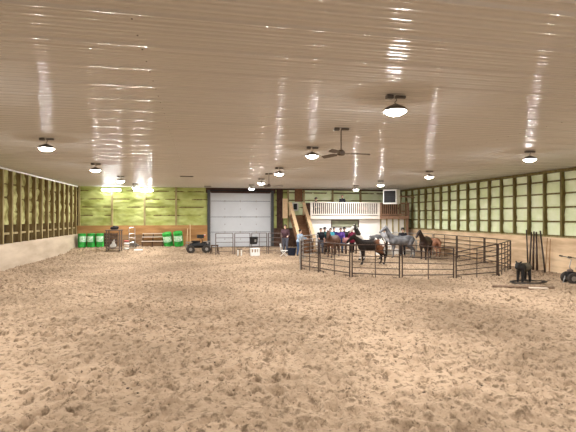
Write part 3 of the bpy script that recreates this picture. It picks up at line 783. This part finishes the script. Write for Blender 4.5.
for k in range(5):
    a = 2*PI*k/5; m.bar((.32, -.15, .16), (.32+.15*math.cos(a), -.15, .16+.15*math.sin(a)), .05, .012); m.bar((.32, .15, .16), (.32+.15*math.cos(a+.5), .15, .16+.15*math.sin(a+.5)), .05, .012)
m.tube([(.32, -.2, .16), (.32, .2, .16)], .02, 8); m.build('tines', M['steel_grey'], tl)

# ------------------------------------------------------------------ horses
def horse(label, loc, rz, coat, dark, head=0.0, scale=1.0, turn=0.0, legs=0.0, hoofs=None):
    t = thing('horse', label, 'horse', loc, rz, 'horses in the pen'); t.scale = (scale,)*3
    m = MB(); ct_, sn = math.cos(turn), math.sin(turn)
    def N(x, z, y=0.0):     # neck/head points rotate about the withers
        dx = x-.62; return (.62+dx*ct_-y*sn, dx*sn+y*ct_, z)
    poll = (1.06, 1.86+head); nose = (1.48, 1.50+head*1.2)
    for (a, ra, b, rb) in (((.46, 0, 1.14), .30, (-.05, 0, 1.12), .325), ((-.05, 0, 1.12), .325, (-.58, 0, 1.20), .305), ((.42, 0, 1.36), .13, (.05, 0, 1.36), .13), ((-.5, 0, 1.30), .22, (-.70, 0, 1.22), .21), ((.60, 0, 1.08), .22, (.50, 0, 1.0), .22),
                           (N(.55, 1.22), .25, N(.82, 1.50+head*.5), .165), (N(.82, 1.50+head*.5), .165, N(poll[0]-.04, poll[1]-.06), .115),
                           (N(*poll), .105, N(1.20, poll[1]-.12), .125), (N(1.20, poll[1]-.12), .12, N(1.36, (poll[1]+nose[1])/2-.06), .085), (N(1.36, (poll[1]+nose[1])/2-.06), .085, N(*nose), .072)):
        m.cap(a, ra, b, rb)
    for s in (-1, 1): m.cap(N(1.04, poll[1]+.06, .065*s), .035, N(1.05, poll[1]+.20, .085*s), .012)
    hoof_pts = []
    for s in (-1, 1):
        o = legs*s
        m.cap((.50, .15*s, 1.0), .165, (.50+o*.3, .155*s, .78), .11); m.cap((.50+o*.3, .155*s, .78), .10, (.52+o*.7, .15*s, .47), .06)
        m.cap((.52+o*.7, .15*s, .47), .058, (.51+o, .15*s, .14), .042); m.cap((.51+o, .15*s, .14), .048, (.56+o, .15*s, .05), .058)
        m.cap((-.62, .15*s, 1.12), .21, (-.50-o*.3, .17*s, .82), .145); m.cap((-.50-o*.3, .17*s, .82), .13, (-.80-o*.8, .16*s, .53), .068)
        m.cap((-.80-o*.8, .16*s, .53), .064, (-.77-o, .155*s, .14), .044); m.cap((-.77-o, .155*s, .14), .05, (-.72-o, .155*s, .05), .058)
        hoof_pts += [(.57+o, .15*s), (-.71-o, .155*s)]
    blob('body', m, .026, coat, t, 5)
    for x, y in hoof_pts: MB().lathe([(.074, 0), (.07, .03), (.058, .085)], (x, y, 0), 14).build('hoof', hoofs or M['black'], t)
    m = MB()
    for k in range(7):
        f = k/6; x = .50+f*.56; z = 1.42+f*(poll[1]+.03-1.42); m.cap(N(x-.02, z, 0), .055, N(x-.06, z-.17-.05*math.sin(k*2), .10), .03)
    m.cap(N(poll[0], poll[1]+.06), .05, N(1.17, poll[1]-.02), .025)
    blob('mane', m, .022, dark, t, 3)
    m = MB(); m.cap((-.86, 0, 1.28), .06, (-1.0, 0, 1.05), .085); m.cap((-1.0, 0, 1.05), .085, (-1.0, 0, .55), .06); m.cap((-1.0, 0, .55), .055, (-.98, 0, .36), .02)
    blob('tail', m, .026, dark, t, 3)
    for s in (-1, 1): MB().ball(N(1.24, poll[1]-.13, .105*s), .022, 10, 6).build('eye', M['eye'], t)
    return t
def hcoat(name, c1, c2, sc_, con): return mat(name, c1, .6, 0, 0, sc_, c2, spec=.3, contrast=con)
def paint_coat():
    m = bpy.data.materials.new('dark_paint_coat'); m.use_nodes = True; nt = m.node_tree; b = nt.nodes['Principled BSDF']; N = nt.nodes.new; L = nt.links.new
    b.inputs['Roughness'].default_value = .8; b.inputs['Specular IOR Level'].default_value = .1
    tc = N('ShaderNodeTexCoord'); sp = N('ShaderNodeSeparateXYZ'); L(tc.outputs['Object'], sp.inputs[0])
    n = N('ShaderNodeTexNoise'); n.inputs['Scale'].default_value = 3.5; L(tc.outputs['Object'], n.inputs['Vector'])
    def mth(op, a, c):
        x = N('ShaderNodeMath'); x.operation = op
        for v, k in ((a, 0), (c, 1)):
            if isinstance(v, (int, float)): x.inputs[k].default_value = v
            else: L(v, x.inputs[k])
        return x.outputs[0]
    def rng_(v, lo, hi):
        r = N('ShaderNodeMapRange'); r.inputs['From Min'].default_value = lo; r.inputs['From Max'].default_value = hi; L(v, r.inputs['Value']); return r.outputs[0]
    wob = mth('MULTIPLY', mth('SUBTRACT', n.outputs['Fac'], .5), .5)
    hind = rng_(mth('ADD', sp.outputs[0], wob), -.12, -.34)
    dx = mth('ADD', sp.outputs[0], .66); dz = mth('SUBTRACT', sp.outputs[2], 1.28)
    d = mth('ADD', mth('SQRT', mth('ADD', mth('MULTIPLY', mth('MULTIPLY', dx, dx), 2.5), mth('MULTIPLY', dz, dz)), 0), wob)
    wh = rng_(d, .26, .20)
    legs = rng_(sp.outputs[2], .75, .60)
    def mixc(f, a, c):
        x = N('ShaderNodeMix'); x.data_type = 'RGBA'; L(f, x.inputs['Factor'])
        for v, k in ((a, 6), (c, 7)):
            if isinstance(v, tuple): x.inputs[k].default_value = (*v, 1)
            else: L(v, x.inputs[k])
        return x.outputs[2]
    c = mixc(hind, (.022, .017, .015), (.15, .062, .03)); c = mixc(legs, c, (.02, .015, .013)); c = mixc(wh, c, (.75, .70, .66))
    L(c, b.inputs['Base Color']); return m
bay = hcoat('bay_coat', (.11, .05, .03), (.06, .03, .02), 3, (.3, .7))
paint = paint_coat()
pinto = hcoat('pinto_coat', (.78, .74, .70), (.03, .026, .024), 1.9, (.46, .50))
grey = hcoat('dapple_grey_coat', (.18, .18, .19), (.06, .06, .065), 3.2, (.35, .65))
brown = hcoat('dark_brown_coat', (.045, .024, .018), (.022, .014, .012), 2.5, (.3, .7))
sorrel = hcoat('sorrel_coat', (.36, .17, .10), (.25, .11, .06), 3, (.3, .7))
W, Bk = mat('white_hair', (.7, .68, .64), .7), M['hair']
horse('dark brown paint horse standing side on just behind the near panel', (9.36, 22.9, 0), PI-.05, paint, Bk, -.14, .92, 0, .06)
horse('black and white pinto horse behind the dark paint horse', (10.25, 25.2, 0), PI+.15, pinto, W, .14, 1.03, .1, -.05)
horse('dapple grey horse with raised head, standing below the heater', (12.75, 26.1, 0), PI-.2, grey, W, .16, .97, .25, .05)
horse('dark brown horse facing left, in front of the right wall kick board', (13.85, 25.0, 0), PI+.85, brown, Bk, .02, .93, -.3, .03)
horse('reddish sorrel horse at the far right, half behind the dark brown horse', (15.38, 26.75, 0), PI/2+.02, sorrel, sorrel, -.35, .82, 0, .02)
horse('bay horse standing at the left rear of the pen below the white wall', (8.62, 27.6, 0), PI+.9, bay, Bk, -.10, .95, .2, .05)
o = MB().box((0, 0, .16), (3.0, .10, .30), bev=.02)
for x in (-1.3, 1.3): o.box((x, 0, .04), (.10, .5, .08), bev=.01)
o = o.build('jump_plank', M['white'], None); o.location = (13.4, 28.35, .0); tag(o, 'low white jump plank on feet standing behind the grey horse', 'jump')
# ------------------------------------------------------------------ people
def person(label, loc, rz, jacket, trousers, hat=None, pose='stand', arms='down', hair=None, boots=None, scale=1.0, group=None):
    t = thing('person', label, 'person', loc, rz, group); t.scale = (scale,)*3
    # facing +X; z from the soles (or from the floor under the seat)
    hipz = .94 if pose == 'stand' else .52
    V = Vector; hip = V((0, 0, hipz)); lean = .06 if pose == 'stand' else .10
    chest = hip+V((lean*.6, 0, .30)); neck = hip+V((lean, 0, .53)); head = neck+V((.03, 0, .18))
    legs = []; armsj = []
    for s in (-1, 1):
        h = hip+V((0, .095*s, -.02))
        if pose == 'stand': kn = V((.03+.04*s, .10*s, .50)); an = V((.0+.06*s, .11*s, .085)); toe = an+V((.15, .02*s, -.045))
        else: kn = hip+V((.43, .13*s, .0)); an = V((.45, .13*s, .085)); toe = an+V((.15, .01*s, -.045))
        legs.append((h, kn, an, toe))
        sh_ = neck+V((-.01, .185*s, -.06))
        if arms == 'down': el = sh_+V((-.04, .07*s, -.28)); wr_ = el+V((.10, -.01*s, -.23)); fd = V((.15, 0, -.95))
        elif arms == 'reach': el = sh_+V((.16, .06*s, -.22)); wr_ = el+V((.24, -.02*s, .02)); fd = V((.95, 0, -.2))
        else: el = sh_+V((.06, .06*s, -.27)); wr_ = el+V((.22, -.05*s, -.05)); fd = V((.9, -.1*s, -.3))
        armsj.append((sh_, el, wr_, fd.normalized(), s))
    m = MB()
    m.cap(hip+V((0, -.07, .02)), .125, hip+V((0, .07, .02)), .125); m.cap(hip, .14, chest, .15)
    m.cap(chest+V((0, -.08, .05)), .12, chest+V((0, .08, .05)), .12); m.cap(neck+V((0, -.14, -.07)), .065, neck+V((0, .14, -.07)), .065)
    m.cap(neck+V((0, 0, -.05)), .06, head+V((-.01, 0, -.06)), .055)
    m.ball(head+V((.0, 0, .03)), (.098, .078, .105), 18, 12); m.cap(head+V((.03, 0, -.03)), .062, head+V((.045, 0, -.065)), .045)
    m.cap(head+V((.09, 0, .01)), .012, head+V((.112, 0, -.018)), .016)                      # nose
    m.cap(head+V((.082, -.02, -.055)), .010, head+V((.082, .02, -.055)), .010)               # lips
    for s in (-1, 1): m.ball(head+V((-.01, .08*s, .0)), (.022, .012, .032), 10, 6)           # ears
    for (h, kn, an, toe) in legs:
        m.cap(h, .095, kn, .06); m.cap(kn, .06, an, .042); m.cap(an+V((-.02, 0, -.03)), .045, toe, .036)
    for (sh_, el, wr_, fd, s) in armsj:
        m.cap(sh_, .06, el, .043); m.cap(el, .043, wr_, .030)
        side_ = V((0, 1, 0)) if abs(fd.y) < .8 else V((1, 0, 0)); up = fd.cross(side_).normalized()
        acr = up if arms == 'down' else side_
        acr = V((1, 0, .15)).normalized() if arms == 'down' else V((0, 1, 0))
        curl = V((0, -s, 0)) if arms == 'down' else V((0, 0, -1))
        pc = wr_+fd*.055
        m.cap(wr_, .026, pc, .030); m.cap(pc-acr*.025, .018, pc+acr*.025, .018)
        for k, L in enumerate((.068, .078, .072, .056)):
            b0 = pc+fd*.03+acr*(-.030+.020*k); b1 = b0+fd*L*.55+curl*.008; b2 = b1+fd*L*.4+curl*.024
            m.cap(b0, .0098, b1, .009); m.cap(b1, .009, b2, .0078)
        tb = wr_+fd*.03-acr*.03; m.cap(tb, .012, tb-acr*.028+fd*.03, .0105); m.cap(tb-acr*.028+fd*.03, .0105, tb-acr*.030+fd*.06+curl*.01, .009)
    blob('body', m, .011, M['skin'], t, 3)
    for s in (-1, 1): MB().ball(head+V((.086, .033*s, .022)), (.012, .014, .010), 8, 6).build('eye', M['eye'], t)
    # jacket
    m = MB(); m.cap(hip+V((0, -.07, .06)), .15, hip+V((0, .07, .06)), .15); m.cap(hip+V((0, 0, .1)), .165, chest, .175)
    m.cap(chest+V((0, -.09, .05)), .145, chest+V((0, .09, .05)), .145); m.cap(neck+V((0, -.15, -.08)), .085, neck+V((0, .15, -.08)), .085); m.cap(neck+V((0, 0, -.06)), .085, neck+V((0, 0, .02)), .075)
    for (sh_, el, wr_, fd, s) in armsj: m.cap(sh_, .085, el, .064); m.cap(el, .064, wr_-fd*.015, .046)
    blob('jacket', m, .02, jacket, t, 3)
    m = MB(); m.cap(hip+V((0, -.075, -.01)), .142, hip+V((0, .075, -.01)), .142)
    for (h, kn, an, toe) in legs: m.cap(h, .115, kn, .078); m.cap(kn, .078, an+V((0, 0, .05)), .064)
    blob('trousers', m, .02, trousers, t, 3)
    for (h, kn, an, toe) in legs:
        m = MB(); m.cap(an+V((0, 0, .06)), .058, an+V((-.01, 0, -.03)), .054); m.cap(an+V((-.02, 0, -.035)), .05, toe, .042); blob('boot', m, .014, boots or M['black'], t, 2)
    m = MB(); m.ball(head+V((-.022, 0, .058)), (.112, .104, .106), 16, 10); m.cap(head+V((-.06, 0, .0)), .06, head+V((-.06, 0, -.07)), .045)
    blob('hair', m, .014, hair or M['hair'], t, 2)
    if hat:
        m = MB(); m.lathe([(.17, .075), (.175, .082), (.17, .09), (.105, .092), (.10, .15), (.085, .185), (.03, .19)], head+V((-.01, 0, -.01)), 24); m.build('hat', hat, t)
    return t
denim = cloth('blue_denim', (.07, .12, .22)); grey_jean = cloth('grey_denim', (.14, .15, .19)); dk = cloth('dark_trousers', (.02, .02, .025))
blk = cloth('black_coat', (.018, .018, .022))
person('person in pale blue jacket and jeans standing at the foot of the stairs', (6.55, 28.5, 0), -.9, cloth('pale_blue_jacket', (.42, .56, .74)), denim, None, 'stand', 'reach', group='people in the arena')
# folding chair
fx, fy = 5.55, 28.6; gzv = gz(fx, fy)
ch = thing('folding_chair', 'empty pale folding chair on the sand beside the dark tub', 'chair', (fx, fy, gzv), -.35)
MB().box((0, 0, .38), (.42, .44, .035), bev=.01).build('seat', M['white'], ch)
MB().box((-.25, 0, .72), (.03, .44, .22), Matrix.Rotation(-.15, 3, 'Y')).build('backrest', M['white'], ch)
for s in (-1, 1):
    MB().tube([(-.28, .22*s, .86), (-.20, .22*s, .38), (.22, .22*s, .0)], .016).build('leg', M['white'], ch)
    MB().tube([(.14, .20*s, .38), (-.26, .20*s, .0)], .016).build('leg', M['white'], ch)
person('person in burgundy jacket and grey jeans standing behind the folding chair', (5.95, 30.3, gz(5.95, 30.3)), -PI/2-.3, cloth('burgundy_jacket', (.10, .055, .065)), grey_jean, None, 'stand', 'lap', scale=1.12, group='people in the arena')
tb = thing('feed_tub', 'dark blue tub on the sand behind the person in pale blue, near the folding chair', 'tub', (6.12, 28.95, gz(6.12, 28.95)))
MB().lathe([(.22, 0), (.24, .02), (.30, .46), (.33, .47), (.33, .51), (.30, .51), (.28, .46), (.22, .05)], (0,0,0), 24).build('tub', cloth('navy_plastic', (.025, .03, .05)), tb)
MB().tube([(-.33, 0, .49), (-.37, 0, .42), (-.33, 0, .36)], .014, 6).build('handle', M['black'], tb)
person('person in black hat and dark vest holding the dapple grey horse', (13.45, 27.3, 0), PI+1.2, blk, dk, M['black'], 'stand', 'reach', scale=1.05, group='people in the arena')
person('person in black hat standing behind the grey horse\'s neck', (12.35, 27.75, 0), PI+.9, cloth('grey_coat', (.35, .35, .37)), dk, M['black'], 'stand', 'down', scale=1.05, group='people in the arena')
person('person in maroon coat standing before the right end of the low window', (10.75, 29.8, gz(10.75, 29.8)), PI+1.2, cloth('maroon_coat', (.16, .02, .05)), dk, None, 'stand', 'down', group='people in the arena')
person('person in teal coat leaning at the draped rail below the white wall', (9.15, 29.85, gz(9.15, 29.85)), PI+1.3, cloth('teal_coat', (.06, .34, .42)), dk, None, 'stand', 'lap', group='people in the arena')
person('person in dark green coat behind the bay horse at the draped rail', (8.8, 30.2, gz(8.8, 30.2)), PI+1.7, cloth('dark_green_coat', (.02, .07, .07)), dk, M['black'], 'stand', 'down', group='people in the arena')
person('person in navy coat between the teal and the purple coat', (9.52, 30.25, gz(9.5, 30.25)), PI+1.5, cloth('navy_coat', (.02, .03, .12)), dk, None, 'stand', 'down', group='people in the arena')
person('person in charcoal coat between the purple and the maroon coat', (10.3, 30.25, gz(10.3, 30.25)), PI+1.5, cloth('charcoal_coat', (.03, .03, .035)), denim, M['black'], 'stand', 'down', group='people in the arena')
person('person in black coat at the left end of the draped rail', (8.42, 29.85, gz(8.42, 29.85)), PI+1.5, blk, grey_jean, None, 'stand', 'lap', group='people in the arena')
person('person in purple coat standing at the draped rail under the window', (9.9, 29.85, gz(9.9, 29.85)), PI+1.4, cloth('purple_coat', (.10, .05, .24)), denim, None, 'stand', 'lap', group='people in the arena')
# draped rail (rough hitching bench) in front of them
hr_ = thing('hitching_rail', 'long brown board rail on posts below the low window', 'rail', (8.5, 29.0, gz(9.5, 29.0)), 0)
MB().box((1.15, 0, .98), (2.5, .05, .26)).build('top_board', mat('pinkish_board', (.42, .24, .18), .7, 0, .3, 4), hr_)
MB().box((1.15, 0, .66), (2.5, .05, .12)).build('lower_board', M['pallet'], hr_)
for x in (0.0, .77, 1.54, 2.3): MB().box((x, .08, .56), (.09, .09, 1.14)).build('post', M['pallet'], hr_)
def drape(label, x, wd, m):
    t0 = MB(); vs = []; n = 14; prof = [(-.045, .80), (-.05, 1.0), (-.045, 1.12), (-.02, 1.15), (.05, 1.15), (.14, 1.15), (.16, 1.10), (.165, .90)]
    for i in range(n+1):
        u = x+wd*i/n; wv = .012*math.sin(i*1.9)
        for y, z in prof: vs.append((8.5+u, 29.0+y+(wv if z < 1.1 else 0)-.0, gz(9.5, 29.0)+z+.008+(.02*math.sin(i*.7) if z < .95 else 0)))
    k = len(prof); fs = [(i*k+j, (i+1)*k+j, (i+1)*k+j+1, i*k+j+1) for i in range(n) for j in range(k-1)]
    o = t0.add(vs, fs).build('saddle_blanket', m, None, True)
    sol = o.modifiers.new('thick', 'SOLIDIFY'); sol.thickness = .016; sol.offset = 0
    tag(o, label, 'blanket', 'saddle blankets on the rail')
drape('black saddle blanket draped over the left end of the rail', .02, .34, cloth('black_wool', (.02, .02, .022)))
drape('teal saddle blanket draped over the board rail', .42, .36, cloth('teal_wool', (.05, .30, .38)))
drape('navy saddle blanket draped over the middle of the rail', .84, .40, cloth('navy_wool', (.02, .03, .10)))
drape('pink striped saddle blanket draped over the board rail', 1.32, .36, cloth('pink_wool', (.45, .22, .22)))
drape('maroon saddle blanket draped over the right end of the rail', 1.76, .40, cloth('maroon_wool', (.20, .02, .04)))

# loft people and chair
def stool(label, x, y):
    t = thing('loft_chair', label, 'chair', (x, y, 2.73), -PI/2)
    MB().box((0, 0, .40), (.42, .42, .04), bev=.01).build('seat', M['black'], t)
    MB().box((-.22, 0, .68), (.03, .42, .36), bev=.01).build('backrest', M['black'], t)
    for sx in (-.18, .18):
        for sy in (-.18, .18): MB().box((sx, sy, .19), (.035, .035, .38)).build('leg', M['blackiron'], t)
stool('black chair under the hatted person at the left of the loft', 8.68, 32.3)
person('person in black with a wide black hat seated at the left of the loft', (8.68, 32.3, 2.73), -PI/2+.2, blk, dk, M['black'], 'sit', 'lap', scale=1.0, group='people on the loft')
person('dark haired person in black standing at the loft railing', (10.68, 31.85, 2.73), -PI/2-.1, blk, dk, None, 'stand', 'lap', scale=.88, group='people on the loft')
stool('empty black chair on the loft behind the brown railing', 14.9, 32.0)
tbx = thing('loft_table', 'reddish brown table behind the pale railing', 'table', (12.35, 32.1, 2.73))
MB().box((0, 0, .70), (1.0, .6, .05), bev=.01).build('table_top', M['tread'], tbx)
MB().box((0, -.28, .56), (.9, .03, .22)).build('apron', cloth('red_brown_cloth', (.28, .12, .09)), tbx)
for sx in (-.44, .44):
    for sy in (-.24, .24): MB().box((sx, sy, .34), (.05, .05, .68)).build('leg', M['tread'], tbx)

# dirt clods on the sand
m = MB()
for k in range(160):
    x = random.uniform(-6, 13); y = 6+22*random.random()**1.6; r = random.uniform(.008, .022)
    m.ball((x, y, gz(x, y)+.012), (r*1.2, r, r*.7), 6, 4)
o = m.build('dirt_clods', mat('dark_dirt', (.09, .06, .045), .9), None); o['kind'] = 'stuff'; tag(o, 'dark dirt clods scattered over the sand', 'dirt')
